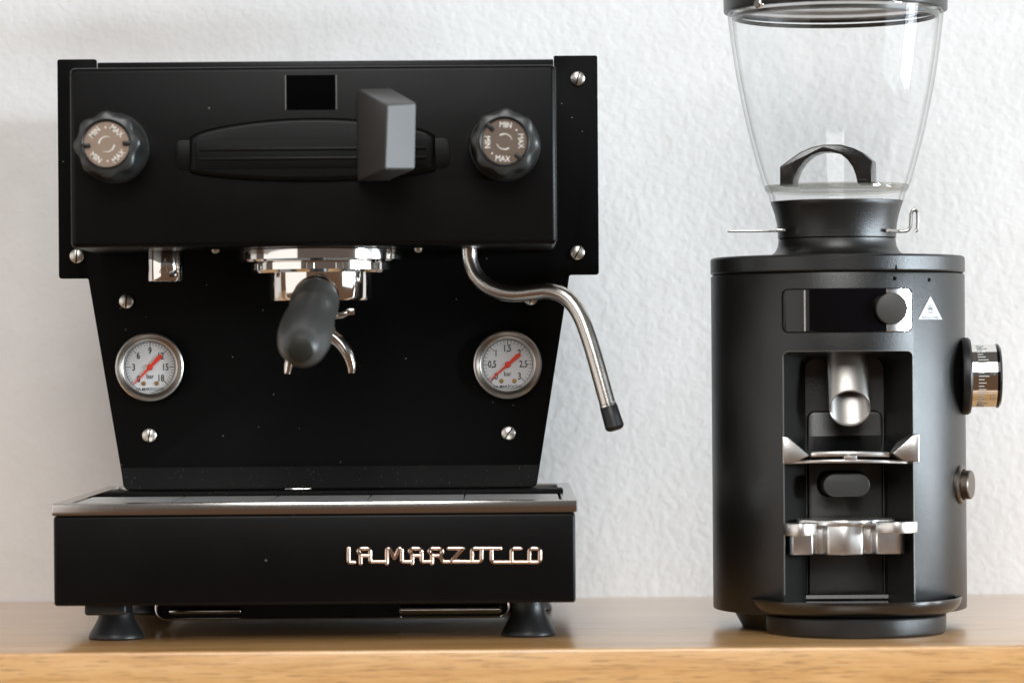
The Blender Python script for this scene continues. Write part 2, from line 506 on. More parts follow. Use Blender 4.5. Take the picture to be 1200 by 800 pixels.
# -- display
bm = B()
x0, z0 = pz(336, 129, YB); x1, z1 = pz(393, 88, YB)
prism(bm, [(x0, z0), (x1, z0), (x1, z1), (x0, z1)], YB-0.0006, YB+0.001, 0.0002, 1)
disp = obj('display', bm, 'display', em)
for xx in (x0-.0005, x1+.0005):
    bm = B(); box(bm, xx-.0003, xx+.0003, YB-.0009, YB+.001, z0, z1)
    obj('edge_strip', bm, 'bead', disp)

# -- lever guide: slot plate with ribs between two arched lips
bm = B()
x0, z0 = pz(205, 200, YB); x1, z1 = pz(527, 162, YB)
prism(bm, rrect(x0, x1, z0, z1, .004), YB-0.0004, YB+0.001, 0.0002)
guide = obj('lever_guide', bm, 'guide', em)
xa, xb = P(222, 150, YB).x, P(510, 150, YB).x
ztp, zmu, zml, zbo = P(367, 138, YB).z, P(367, 160, YB).z, P(367, 201, YB).z, P(367, 213, YB).z
n = 28
pts = [(xa+(xb-xa)*i/n, zmu+(ztp-zmu)*math.sin(PI*i/n)**.6) for i in range(n+1)] + [(xb-(xb-xa)*i/n, zml-(zml-zbo)*math.sin(PI*i/n)**.6) for i in range(n+1)]
bm = B(); prism(bm, pts, YB-.0034, YB+.001, 0)
tmp = bmesh.new(); merge(tmp, bm)
es = [ed for ed in tmp.edges if all(abs(v.co.y-(YB-.0034)) < 1e-6 for v in ed.verts)]
bmesh.ops.bevel(tmp, geom=es, offset=.0030, segments=5, affect='EDGES', profile=0.5, clamp_overlap=True)
obj('guide_hood', tmp, 'guide', guide, 60)
bm = B(); prism(bm, rrect(xa+.003, xb-.003, P(367, 198, YB).z, P(367, 164, YB).z, .003), YB-.0037, YB-.0033, .0001)
slot_ = obj('guide_slot', bm, 'guide_in', guide)
for py in (176, 187):
    q0, q1 = P(234, py, YB), P(500, py, YB)
    bm = B(); box(bm, q0.x, q1.x, YB-.0043, YB-.0035, q0.z-.0009, q0.z+.0009, .0002, 2)
    obj('rib', bm, 'guide', slot_)

# -- brew lever (swung forward and to the right)
yb, yf = YB-0.004, YB-0.062
def quad(pts, y): return [P(a, b_, y) for a, b_ in pts]
rb = [P(417, 111, yb), P(456, 106, yb), P(458, 212, yb), P(419, 213, yb)]
rm = [P(421, 104.5, yb-.010), P(459, 103.5, yb-.006), P(460, 210, yb-.006), P(420, 212, yb-.010)]
rf = [P(453.5, 122, yf), P(487.5, 120, yf+.017), P(486, 199, yf+.017), P(450.5, 199, yf)]
tmp = bmesh.new()
loft(tmp, [rb, rm, rf])
bmesh.ops.bevel(tmp, geom=[ed for ed in tmp.edges if ed.calc_face_angle(0) > R(35)], offset=0.0013, segments=3, affect='EDGES', profile=0.5)
lever = obj('brew_lever', tmp, 'lever', em, 30)
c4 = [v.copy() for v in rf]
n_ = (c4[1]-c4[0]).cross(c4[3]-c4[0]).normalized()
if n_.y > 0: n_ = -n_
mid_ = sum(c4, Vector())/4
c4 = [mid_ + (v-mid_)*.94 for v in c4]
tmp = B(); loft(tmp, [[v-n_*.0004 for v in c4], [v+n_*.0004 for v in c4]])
obj('lever_lit_face', tmp, 'lever_lit_face', lever)  # added pale plate, paints the light falling on the lever's front face
bm = B(); q = P(437, 172, YB); lathe(bm, [(0, 0), (.006, 0), (.006, .02), (0, .02)], (q.x, YB-.018, q.z), (0, 1, 0), seg=32)
obj('pivot', bm, 'plastic', lever)

# -- round knobs
def knob(px, py, material, rot):
    c = P(px, py, YB-0.036)
    def scallop(a, j): return 1.0 + (0.055*math.cos(8*a + 0.3 + rot) if j in (2, 3, 4, 5, 6) else 0)
    bm = B()
    lathe(bm, [(0.0130, 0.003), (0.0131, 0.0002), (0.0160, 0.0004), (0.0172, 0.0014), (0.0178, 0.008), (0.0182, 0.018), (0.0180, 0.024), (0.0186, 0.027), (0.0190, 0.0362), (0, 0.0362)],
          c, (0, 1, 0), seg=128, mod=scallop)
    k = obj('knob', bm, 'lever_knob', em, 40)
    bm = B(); lathe(bm, [(0, 0.0012), (0.0124, 0.0012), (0.0128, 0.0018), (0.0128, 0.0028), (0, 0.0028)], c, (0, 1, 0), seg=64)
    obj('dial_plate', bm, material, k)
    bm = B(); lathe(bm, [(0.0127, 0.0022), (0.0127, -0.0002), (0.0133, -0.0006), (0.0139, 0.0002), (0.0139, 0.002)], c, (0, 1, 0), seg=64)
    obj('dial_rim', bm, 'rubber', k)
    y = c.y + 0.0011
    bm = B()
    for j, (dg_, w_) in enumerate(((132, 'MIN'), (48, 'MAX'), (228, 'MIN'), (312, 'MAX'))):
        a = R(dg_) + rot
        text(bm, w_, c.x + 0.0092*math.cos(a), c.z + 0.0092*math.sin(a), y, 0.0044, a - PI/2 if j < 2 else a + PI/2, 0.0001, squeeze=0.86, bold=0.00006)
    for dg_ in (90, 270):
        a = R(dg_)+rot
        lathe(bm, [(0, 0), (.0005, 0), (.0005, .0003)], (c.x+.0092*math.cos(a), y-.0001, c.z+.0092*math.sin(a)), (0,1,0), seg=10)
    for a0, a1 in ((60, 175), (240, 355)):
        pts = [(c.x+.0042*math.cos(R(a)+rot), y, c.z+.0042*math.sin(R(a)+rot)) for a in range(a0, a1, 8)]
        n_ = len(pts)
        tube(bm, pts, [.00015 + .0004*i/n_ for i in range(n_)], 6)
    obj('dial_print', bm, 'ink_blur', k)
    for dg_ in (0, 180):
        a = R(dg_)+rot
        bm = B(); box(bm, .0088, .0136, -.0015, .0012, -.0011, .0011, .0004, 2)
        bmesh.ops.transform(bm, matrix=Matrix.Translation(c + Vector((0, .0005, 0))) @ Matrix.Rotation(-a, 4, 'Y'), verts=bm.verts[:])
        obj('tab', bm, 'rubber', k)
    bm = B(); lathe(bm, [(0, 0), (.0195, 0), (.0200, .0008), (.0200, .003), (0, .003)], (c.x, YB-.0022, c.z), (0,1,0), seg=64)
    obj('knob_collar', bm, 'rubber', k)
    return k
M['lever_knob'] = plain('knob_plastic', (0.028, 0.029, 0.027), 0.36, 0.6, 0.15)
knob(124.5, 169, 'bronze', R(3))
knob(591, 166, 'bronze_dark', R(-47))

# -- slotted screws
def screw_bm(c, r, rot):
    bm = B()
    lathe(bm, [(0, -.0014), (r*.75, -.0012), (r*.97, -.0005), (r, .0002), (r, .0012), (0, .0012)], (0,0,0), (0,1,0), seg=40)
    bmesh.ops.transform(bm, matrix=Matrix.Translation(c), verts=bm.verts[:])
    return bm
for px, py, rot in ((677, 92, 75), (677, 296, 62), (90, 300, 85), (148, 353, 88), (622, 349, 80), (175, 510, 80), (596, 507.5, 55)):
    c = P(px, py, YP-.0012)
    s = obj('screw', screw_bm(c, .0043, rot), 'screw', em)
    bm = B(); box(bm, -.0040, .0040, -.0016, -.0009, -.00035, .00035)
    bmesh.ops.transform(bm, matrix=Matrix.Translation(c) @ Matrix.Rotation(-R(rot), 4, 'Y'), verts=bm.verts[:])
    obj('screw_slot', bm, 'slot', s)

# -- pressure gauges
def gauge(px, py, nums, nsub, nang):
    c = P(px, py, YP-0.004)
    ro, ri = L(39.3, YP-.004), L(32.2, YP-.004)
    bm = B()
    lathe(bm, [(ri, .0030), (ri, -.0006), (ri+.0006, -.0012), (ri+.0026, -.0020), (ro-.0009, -.0026), (ro-.0003, -.0022), (ro, -.0010), (ro, .004), (ro+.0003, .0042)], c, (0,1,0), seg=128)
    g = obj('pressure_gauge', bm, 'steel_dark', em, 25)
    bm = B(); lathe(bm, [(ro-.0011, -.0022), (ro-.0005, -.0030), (ro+.0003, -.0024), (ro+.0004, 0)], c, (0,1,0), seg=96)
    obj('gauge_rim', bm, 'screw', g)
    bm = B(); lathe(bm, [(ri-.0007, .0008), (ri-.0004, -.0004), (ri+.0002, -.0008)], c, (0,1,0), seg=96)
    obj('inner_ring', bm, 'screw', g)
    bm = B(); lathe(bm, [(0, .0022), (ri, .0022), (ri, .003), (0, .003)], c, (0,1,0), seg=96)
    obj('dial_face', bm, 'dial', g)
    y = c.y + .0021
    bm = B()
    rc = ri*0.90
    lathe(bm, [(rc-.00012, 0), (rc+.00018, 0)], (c.x, y-.0001, c.z), (0,1,0), seg=128)
    def tick(a, r0, r1, w_):
        d = Vector((math.cos(a), 0, math.sin(a))); s_ = Vector((-math.sin(a), 0, math.cos(a)))*w_/2
        p0 = Vector((c.x, y-.0001, c.z)) + d*r0; p1 = Vector((c.x, y-.0001, c.z)) + d*r1
        bm.faces.new([bm.verts.new(p) for p in (p0-s_, p1-s_, p1+s_, p0+s_)])
    N = 6*nsub
    for i in range(N+1):
        a = R(225 - 270*i/N)
        if i % nsub == 0: tick(a, rc*0.77, rc, .00034)
        else: tick(a, rc*0.87, rc, .00020)
    for i, s_ in enumerate(nums):
        a = R(225 - 45*i)
        rr = ri*(0.57 if len(s_) > 1 else 0.60)
        text(bm, s_, c.x+rr*math.cos(a)*(1.0 if i % 3 else 1.0), c.z+rr*math.sin(a), y, .0056, 0, .00005, squeeze=0.74, bold=.00009)
    text(bm, 'bar', c.x, c.z-ri*0.335, y, .0040, 0, .00005, squeeze=.85, bold=.00003)
    text(bm, 'LA MARZOCCO', c.x, c.z-ri*0.80, y, .0023, 0, .00005, squeeze=1.0, bold=.00004)
    obj('dial_print', bm, 'ink', g)
    for sx in (-1, 1):
        bm = B(); lathe(bm, [(0, 0), (.0010, 0), (.0013, .0003), (.0013, .0008)], (c.x+sx*ri*.235, y-.0006, c.z-ri*.60), (0,1,0), seg=20)
        obj('brass_screw', bm, 'brass', g)
    a = R(nang)
    d = Vector((math.cos(a), 0, math.sin(a))); s_ = Vector((-math.sin(a), 0, math.cos(a)))
    bm = B()
    o_ = Vector((c.x, y-.0009, c.z))
    pts = [o_+d*ri*.92, o_+d*ri*.80+s_*.00030, o_+s_*.00075, o_-d*ri*.50+s_*.00135, o_-d*ri*.60+s_*.0006, o_-d*ri*.60-s_*.0006, o_-d*ri*.50-s_*.00135, o_-s_*.00075, o_+d*ri*.80-s_*.00030]
    prism(bm, [(p.x, p.z) for p in pts], y-.0010, y-.0007)
    lathe(bm, [(0, -.0005), (.0013, -.0005), (.0018, 0), (.0018, .0008)], (c.x, y-.0012, c.z), (0,1,0), seg=32)
    obj('needle', bm, 'red', g)
    bm = B(); lathe(bm, [(0, -.0003), (ri*.6, -.00022), (ri, 0), (ri, .0003), (0, .0003)], (c.x, c.y-.0004, c.z), (0,1,0), seg=64)
    obj('gauge_glass', bm, 'lens', g)
gauge(175.5, 430, ['0', '3', '6', '9', '12', '15', '18'], 6, 226)
gauge(595, 427, ['0', '0,5', '1', '1,5', '2', '2,5', '3'], 5, 221)

# -- hot water outlet
yw = .120
def cyl_px(name, x0, x1, y0, y1, yd, material, parent, bev=.0006, hollow=0):
    c = P((x0+x1)/2, y0, yd); cb = P((x0+x1)/2, y1, yd)
    r = L((x1-x0)/2, yd); bm = B()
    prof = [(0, c.z), (r-bev, c.z), (r-bev*.3, c.z-bev*.3), (r, c.z-bev), (r, cb.z+bev), (r-bev*.3, cb.z+bev*.3), (r-bev, cb.z)]
    if hollow: prof += [(r-hollow, cb.z), (r-hollow, cb.z+.006), (0, cb.z+.006)]
    else: prof += [(0, cb.z)]
    lathe(bm, prof, (c.x, yd, 0), seg=96)
    return obj(name, bm, material, parent)
hw_ = cyl_px('hot_water_outlet', 173.5, 215.5, 294, 330, yw, 'chrome', em, .0006, .0015)
cyl_px('neck', 184, 204, 284, 294.3, yw, 'chrome', hw_, .0003)
c = P(191, 311, yw); r = L(21, yw); cc = P(194.5, 311, yw)
bm = B()
tri = [P(189, 320, yw), P(196, 303, yw), P(198, 320, yw)]
for a, b_ in zip(tri, tri[1:]+tri[:1]):
    pts = []
    for k in range(7):
        p = a.lerp(b_, k/6); dx = p.x-cc.x
        pts.append((p.x, yw-math.sqrt(max(r*r-dx*dx, 0)), p.z))
    tube(bm, pts, .00022, 6)
obj('engraving', bm, 'grey_print', hw_)

# -- little cap nuts under the housing
for px, py in ((252.5, 291), (490.5, 290)):
    c = P(px, py, .10)
    bm = B(); lathe(bm, [(0, -.0032), (.0014, -.0028), (.0022, -.0018), (.0024, 0), (.0040, .0002), (.0043, .0006), (.0043, .004), (0, .004)], c, seg=6*6, mod=lambda a, j: 1)
    obj('cap_nut', bm, 'screw', em)

# -- group head
yg = .118
def ring_px(cx, hwid, y0, y1, yd): 
    return P(cx, y0, yd).z, P(cx, y1, yd).z, L(hwid, yd)
gx = P(376, 300, yg).x
gz = lambda py: P(376, py, yg).z
bm = B()
r1 = L(96.5, yg)
lathe(bm, [(0, zb2+.001), (r1*.93, zb2+.001), (r1*.97, gz(288)), (r1*.985, gz(292)), (r1*.985, gz(293)), (r1, gz(294)), (r1, gz(305)), (r1-.0012, gz(307.5)), (r1*.80, gz(307.5)), (0, gz(307.5))], (gx, yg, 0), seg=128)
grp = obj('group_head', bm, 'chrome', em, 25)
r2 = L(82, yg)
bm = B(); lathe(bm, [(0, gz(307)), (r2-.001, gz(307)), (r2, gz(309)), (r2, gz(317)), (r2-.0012, gz(320.5)), (0, gz(320.5))], (gx, yg, 0), seg=128)
for a in (-58, 22, 150, 205): pass
obj('locking_ring', bm, 'chrome', grp, 25)
for a in (-150, -95, -72, -38):
    aa = R(a); bm = B()
    box(bm, r2-.0004, r2+.0012, -.0022, .0022, gz(317.5), gz(309.5), .0003, 1)
    bmesh.ops.transform(bm, matrix=Matrix.Translation((gx, yg, 0)) @ Matrix.Rotation(aa, 4, 'Z'), verts=bm.verts[:])
    obj('lug', bm, 'chrome2', grp)

# -- portafilter
r3 = L(60.5, yg)
bm = B(); lathe(bm, [(0, gz(319)), (r3, gz(319)), (r3, gz(349)), (r3-.0008, gz(352.5)), (r3-.003, gz(354)), (.010, gz(354.5)), (.0085, gz(362)), (.0085, gz(372)), (0, gz(372))], (gx, yg, 0), seg=128)
pf = obj('portafilter', bm, 'chrome', em, 25)
# handle
h0 = P(375, 334, .088); h1 = P(352, 411, -.068)
ax = (h1-h0); Lh = ax.length
prof = [(0, 0), (.0065, 0), (.0068, .05), (.0070, .20), (.0120, .22), (.0134, .27), (.0136, .34), (.0127, .40), (.0121, .435), (.0126, .46), (.0133, .53), (.0141, .62), (.0145, .71), (.0143, .80), (.0133, .88), (.0114, .94), (.0090, .98), (.0068, .993)]
bm = B(); lathe(bm, [(r_, s_*Lh) for r_, s_ in prof], h0, ax, seg=64)
hd = obj('handle', bm, 'handle', pf, 60)
bm = B(); lathe(bm, [(.0069, .988*Lh), (.0066, .9975*Lh), (.0045, 1.003*Lh), (0, 1.004*Lh)], h0, ax, seg=48)
obj('end_cap', bm, 'tip', pf)
bm = B(); lathe(bm, [(.0128, .205*Lh), (.0131, .218*Lh), (.0125, .235*Lh)], h0, ax, seg=48)
obj('ferrule', bm, 'chrome', pf)
# twin spout
for sgn, tip in ((-1, P(337, 438, yg-.004)), (1, P(412, 437, yg-.004))):
    a = P(375, 372, yg); 
    pts = [a, a + Vector((sgn*.004, -.001, -.006))]
    pts.append(P(375+sgn*12, 392, yg-.002)); pts.append(P(375+sgn*23, 401, yg-.003)); pts.append(P(375+sgn*32, 414, yg-.004)); pts.append(P(375+sgn*36.5, 427, yg-.004)); pts.append(tip)
    sp_ = smooth_path(pts, 6); n_ = len(sp_)
    bm = B(); tube(bm, sp_, [.0052-.0032*(i/(n_-1))**1.6 for i in range(n_)], 20)
    obj('spout', bm, 'chrome2', pf)
# small tab beside the spout
bm = B(); tube(bm, [P(390, 371, yg-.02), P(402, 369, yg-.022), P(408, 366, yg-.022)], [.0018, .0020, .0016], 12)
q = P(411, 365.5, yg-.022); box(bm, q.x-.0024, q.x+.0024, q.y-.002, q.y+.002, q.z-.0018, q.z+.0020, .0005, 2)
obj('release_tab', bm, 'chrome2', pf)

# -- steam wand
path = [(549.5, 276, .118), (549.5, 290, .118), (551, 306, .118), (558, 323, .117), (571, 335.5, .115), (588, 342.5, .113), (606, 344.5, .111), (624, 342.5, .109), (642, 341, .107), (658, 345, .105), (671, 356, .103), (681, 372, .101), (689, 393, .099), (698, 422, .097), (713, 476, .094)]
pts = smooth_path([P(*q_) for q_ in path], 5)
bm = B(); tube(bm, pts, L(9.5, .11), 32)
wand = obj('steam_wand', bm, 'steel_wand', em, 60)
a = P(713, 475.5, .094); b_ = P(721.5, 504, .0925)
bm = B(); ax2 = b_-a; l2 = ax2.length
lathe(bm, [(0, 0), (.0047, 0), (.0051, .0006), (.0053, l2*.5), (.0055, l2*.86), (.0046, l2*.95), (.0030, l2), (0, l2)], a, ax2, seg=40)
obj('wand_tip', bm, 'rubber', wand)
bm = B(); lathe(bm, [(.0047, -.0012), (.0050, -.0008), (.0050, .0004), (.0046, .0006)], a, ax2, seg=40)
obj('wand_ring', bm, 'chrome2', wand)

# -- drip tray
xl, xr = MX-.1456, MX+.1456
ztop = P(367, 588, YT).z; zrim = P(367, 602, YT).z; zbt = P(367, 708, YT).z
bm = B(); box(bm, xl+.0006, xr-.0010, YT+.0012, .33, zbt, zrim-.0002, .0018, 4)
tray = obj('drip_tray', bm, 'black', em)
bm = B()
# rim frame with a sunk middle
prism_z = []
def frame_xy(bm, x0, x1, y0, y1, ix0, ix1, iy0, iy1, z0, z1):
    box(bm, x0, x1, y0, iy0, z0, z1, .0006, 2)
    box(bm, x0, x1, iy1, y1, z0, z1, .0006, 2)
    box(bm, x0, ix0, iy0-.0008, iy1+.0008, z0+.0002, z1-.00015)
    box(bm, ix1, x1, iy0-.0008, iy1+.0008, z0+.0002, z1-.00015)
frame_xy(bm, xl, xr, YT, .30, xl+.008, xr-.008, YT+.012, .29, zrim, ztop)
obj('steel_rim', bm, 'rim', tray)
bm = B(); box(bm, xl+.007, xr-.007, YT+.011, .295, zrim+.0002, ztop-.0035)
obj('tray_floor', bm, 'slot', tray)
# cup grate: separate bars running front to back, joined by cross bars
y0, y1 = YT+.0125, YP-.030
n = 5
for i in range(n):
    xa_ = xl+.009 + (xr-xl-.018)*i/n; xb_ = xl+.009 + (xr-xl-.018)*(i+1)/n
    for k in range(3):
        ya_ = y0 + (y1-y0)*k/3
        bm = B(); box(bm, xa_+.0004, xb_-.0004, ya_+.0008, ya_+(y1-y0)/3-.0008, ztop-.0028, ztop-.0006, .0003, 1)
        obj('grate_plate', bm, 'steel_top', tray)
for yy in (y0+.03, y0+.065):
    bm = B(); box(bm, xl+.009, xr-.009, yy, yy+.004, ztop-.0045, ztop-.0029)
    obj('cross_bar', bm, 'steel', tray)
bm = B(); box(bm, xl+.020, xr-.006, y1+.001, YP-.004, ztop-.002, ztop+.0022, .0008, 2)
obj('splash_strip', bm, 'black_dusty', tray)
bm = B(); q = P(352, 573.2, YP-.004); box(bm, q.x-.009, q.x+.007, YP-.007, YP-.0025, q.z-.0012, q.z+.0010, .0006, 2)
obj('grate_clip', bm, 'chrome2', tray)

# lettering in joined chrome strokes
def lz(u, v_): return P(390+u/4.615, 620+v_/4.615, YT+.0012)
strokes = [
 [(85,100),(85,177),(118,177)],
 [(150,184),(150,134),(138,122),(138,112),(150,102),(190,102),(202,112),(202,174),(292,174)],
 [(150,142),(202,142)],
 [(292,184),(292,104),(306,102),(334,158),(356,102),(373,104),(373,174),(430,174)],
 [(430,184),(430,134),(416,122),(416,112),(428,102),(468,102),(480,112),(480,174),(536,174)],
 [(430,142),(480,142)],
 [(536,184),(536,134),(522,122),(522,112),(534,102),(580,102),(592,112),(590,130),(576,142),(536,142)],
 [(574,142),(590,160),(594,174),(632,174)],
 [(626,102),(704,102),(650,160),(640,174),(790,174),(804,166),(804,104)],
 [(640,174),(704,102)],
 [(752,174),(752,112),(762,102),(908,102)],
 [(858,102),(858,166),(868,176),(968,176)],
 [(1016,102),(978,102),(966,112),(966,176),(1062,176)],
 [(1062,176),(1062,112),(1074,102),(1108,102),(1120,112),(1120,168),(1110,176),(1062,176)],
]
def round_open(pts, r, n=5):
    o = [pts[0]]
    for i in range(1, len(pts)-1):
        p, a, c = Vector(pts[i]), Vector(pts[i-1]), Vector(pts[i+1])
        r1 = min(r, (a-p).length*.48, (c-p).length*.48)
        u = (a-p).normalized()*r1; v_ = (c-p).normalized()*r1
        for k in range(n+1):
            s_ = k/n; o.append(tuple((p+u)*(1-s_)**2 + p*2*s_*(1-s_) + (p+v_)*s_*s_))
    return o + [pts[-1]]
bm = B()
for st in strokes:
    tube(bm, [lz(*p) for p in round_open(st, 8)], .00122, 12)
    for p in st[:1]+st[-1:]:
        q = lz(*p); bmesh.ops.create_uvsphere(bm, u_segments=10, v_segments=6, radius=.00122, matrix=Matrix.Translation(q))
obj('chrome_lettering', bm, 'logo', tray, 60)

# -- feet
def foot(px, y):
    c = P(px, 740, y); bm = B()
    lathe(bm, [(0, 0), (.0150, 0), (.0157, .0006), (.0157, .0016), (.0148, .0036), (.0125, .0075), (.0105, .0115), (.0094, .0150), (.0092, .0180), (.0098, zbt+.0004), (0, zbt+.0004)], (c.x, y, 0), seg=64)
    return obj('foot', bm, 'rubber', em, 50)
f1 = foot(136.5, .088); f2 = foot(619.5, .088)
copy_part(f1, (0, .19, 0), em); copy_part(f2, (0, .19, 0), em)
bm = B(); q = P(128, 716, .075); box(bm, P(101, 716, .07).x, P(150, 716, .07).x, .062, .085, P(128, 719.5, .07).z, zbt+.0005, .0016, 3)
obj('levelling_block', bm, 'rubber', em)
# chrome-edged pan under the tray
bm = B()
x0, x1 = P(183, 715, .15).x, P(596, 715, .15).x
zlo = P(390, 723.5, .15).z
prism(bm, rrect(x0, x1, zlo, zbt+.004, .006), .15, .151, .0002, 1)
prism(bm, rrect(x0+.001, x1-.001, zlo+.001, zbt+.004, .006), .151, .30, 0)
pan = obj('drain_pan', bm, 'black', em)
bm = B(); tube(bm, [(x, .1495, z) for x, z in ([(x0, zbt)] + [p for p in rrect(x0, x1, zlo, zbt+.02, .006)][12:] + [(x1, zbt)])], .0007, 8)
obj('pan_edge', bm, 'chrome', pan)
for xa, xb, rr_ in ((x0+.008, x0+.050, .0016), (x1-.064, x1-.004, .0026)):
    bm = B(); zz = zlo+.0048
    lathe(bm, [(0, 0), (rr_*.6, .0002), (rr_, .0012), (rr_, xb-xa-.0012), (rr_*.6, xb-xa-.0002), (0, xb-xa)], (xa, .146, zz), (1, 0, 0), seg=24)
    obj('drain_pipe', bm, 'chrome', pan)

# ================================================================== GRINDER
GY = .140
GX = P(982.5, 500, GY).x
GR = .0736
gr = thing('coffee_grinder', 'dark grey coffee grinder with clear hopper and small display, standing right of the machine', 'coffee grinder', (GX, GY, 0))
gzz = lambda py: P(982, py, GY).z
zbase = .0108; zlid0 = gzz(322); zlid1 = gzz(301.5)
# body with the portafilter recess cut out of it
def mesh_obj(bm):
    me = bpy.data.meshes.new('tmp'); bm.to_mesh(me); bm.free()
    o = bpy.data.objects.new('tmp', me); col.objects.link(o); return o
bm = B()
lathe(bm, [(0, zbase), (GR-.001, zbase), (GR-.0003, zbase+.0003), (GR, zbase+.001), (GR, zlid0-.0012), (GR-.0003, zlid0-.0004), (GR-.001, zlid0), (0, zlid0)], (GX, GY, 0), seg=192)
body = mesh_obj(bm)
YF = GY-.064                                   # depth where the opening's edges lie
ox0, ox1 = P(918.5, 550, YF).x, P(1070.5, 550, YF).x
oz1 = P(994, 411, YF).z; oz0 = P(994, 697, YF-.005).z
YR = GY-.0205                                  # back wall of the recess
def rr3(x0, x1, z0, z1, r, y): return [Vector((x, y, z)) for x, z in rrect(x0, x1, z0, z1, r, 6)]
ozc = .0132
bx0, bx1 = P(944.5, 550, YR).x, P(1036, 550, YR).x
bm = B(); loft(bm, [rr3(ox0, ox1, ozc, oz1, .0035, GY-.2), rr3(ox0, ox1, ozc, oz1, .0035, YF+.002), rr3(ox0+.0010, ox1-.0010, ozc, oz1-.0008, .0045, YF+.010), rr3(bx0-.0012, bx1+.0012, ozc, oz1-.0030, .0055, YR-.008), rr3(bx0, bx1, ozc, oz1-.0045, .0060, YR)])
cut = mesh_obj(bm)
md = body.modifiers.new('b', 'BOOLEAN'); md.object = cut; md.operation = 'DIFFERENCE'; md.solver = 'EXACT'
dg = bpy.context.evaluated_depsgraph_get()
me = bpy.data.meshes.new_from_object(body.evaluated_get(dg))
bm = B(); bm.from_mesh(me)
bpy.data.objects.remove(body); bpy.data.objects.remove(cut)
gbody = obj('body', bm, 'grinder', gr, 30)
gbody.data.materials.append(M['grinder_in_lit'])
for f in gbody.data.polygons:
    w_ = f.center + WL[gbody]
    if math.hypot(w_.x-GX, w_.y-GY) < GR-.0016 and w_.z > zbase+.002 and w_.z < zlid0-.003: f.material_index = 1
gbody['label'] = 'round body with a tall open recess at the front'
def wrap(co, rad=GR):                          # lays a flat shape (y = height off the surface) on the round body
    dx = min(max(co.x-GX, -rad*.999), rad*.999)
    return Vector((co.x, GY - math.sqrt(rad*rad-dx*dx) + co.y, co.z))
def wrapped(name, pts, t0, t1, material, parent, bev=0, cuts=24, label=None):
    tmp = B(); prism(tmp, pts, -t1, -t0, bev, 1)
    xs = [p[0] for p in pts]
    for k in range(1, cuts):
        xx = min(xs)+(max(xs)-min(xs))*k/cuts
        bmesh.ops.bisect_plane(tmp, geom=tmp.verts[:]+tmp.edges[:]+tmp.faces[:], plane_co=(xx, 0, 0), plane_no=(1, 0, 0))
    for v in tmp.verts: v.co = wrap(v.co)
    return obj(name, tmp, material, parent, 35, label=label)
# added light bead standing in for the glint on the opening's bevelled edge
pts = rrect(ox0, ox1, oz0+.002, oz1, .0035, 6)
pts = pts[:]
loop = [wrap(Vector((x, -.0001, z))) for x, z in pts]
idx = [i for i, p in enumerate(pts) if p[1] < oz0+.006]
# path: bottom right -> up -> over -> down to bottom left
path_ = [(ox1, oz0)] + [p for p in pts if p[1] > oz1-.0036] + [(ox0, oz0)]
fine = []
for a, b_ in zip(path_, path_[1:]):
    k = max(1, int(abs(b_[0]-a[0])/.003))
    for i in range(k): fine.append((a[0]+(b_[0]-a[0])*i/k, a[1]+(b_[1]-a[1])*i/k))
fine.append(path_[-1])
bm = B(); tube(bm, [wrap(Vector((x, .0003, z))) for x, z in fine], .00042, 8)
obj('recess_edge_glint', bm, 'bead', gr)
# inner lining of the recess
lin = None
x0, z1 = pz(947, 483, YR-.002); x1, z0 = pz(1034, 612, YR-.002)
z0 = ozc+.0102
bm = B(); prism(bm, rrect(x0, x1, z0-.01, z1, .004, 6), YR-.0026, YR+.0004, .0004)
obj('service_cover', bm, 'grinder_in_lit', gr)
bm = B(); prism(bm, rrect(x0-.0007, x1+.0007, z0-.0107, z1+.0007, .0046, 6), YR-.0009, YR+.0004)
obj('cover_gap', bm, 'slot', gr)
# side floor ledge and inclined guide
x0, z0 = pz(963.5, 581.5, YF+.02); x1, z1 = pz(1018, 554, YF+.02)
bm = B(); prism(bm, rrect(x0, x1, z0, z1, (z1-z0)/2-.0001, 8), YF+.012, YR-.003, .0008, 3)
obj('start_button', bm, 'handle', gr, 40)
bm = B(); prism(bm, rrect(x0-.001, x1+.001, z0-.001, z1+.001, (z1-z0)/2, 8), YR-.0042, YR-.0028, .0004, 2)
obj('button_gasket', bm, 'slot', gr)

# chute
yc1 = YF+.016
C1 = P(996, 478.5, yc1); rx = L(24.8, yc1); rz = L(21, yc1)
sh = Vector((P(992, 478, yc1+.017).x-C1.x, .012, .046))
def ering(C, k, tilt=-.28):
    out = []
    for i in range(64):
        a = 2*PI*i/64
        out.append(C + Vector((rx*k*math.cos(a), rz*k*math.sin(a)*tilt, rz*k*math.sin(a))))
    return out
bm = B(); loft(bm, [ering(C1+sh, 1), ering(C1+sh*.5, 1), ering(C1+sh*.02, 1), ering(C1, .985), ering(C1, .945), ering(C1+sh*.03, .93), ering(C1+sh*.5, .93), ering(C1+sh*.98, .93)], cap0=False, cap1=False)
chute = obj('chute', bm, 'steel_v', gr, 50)

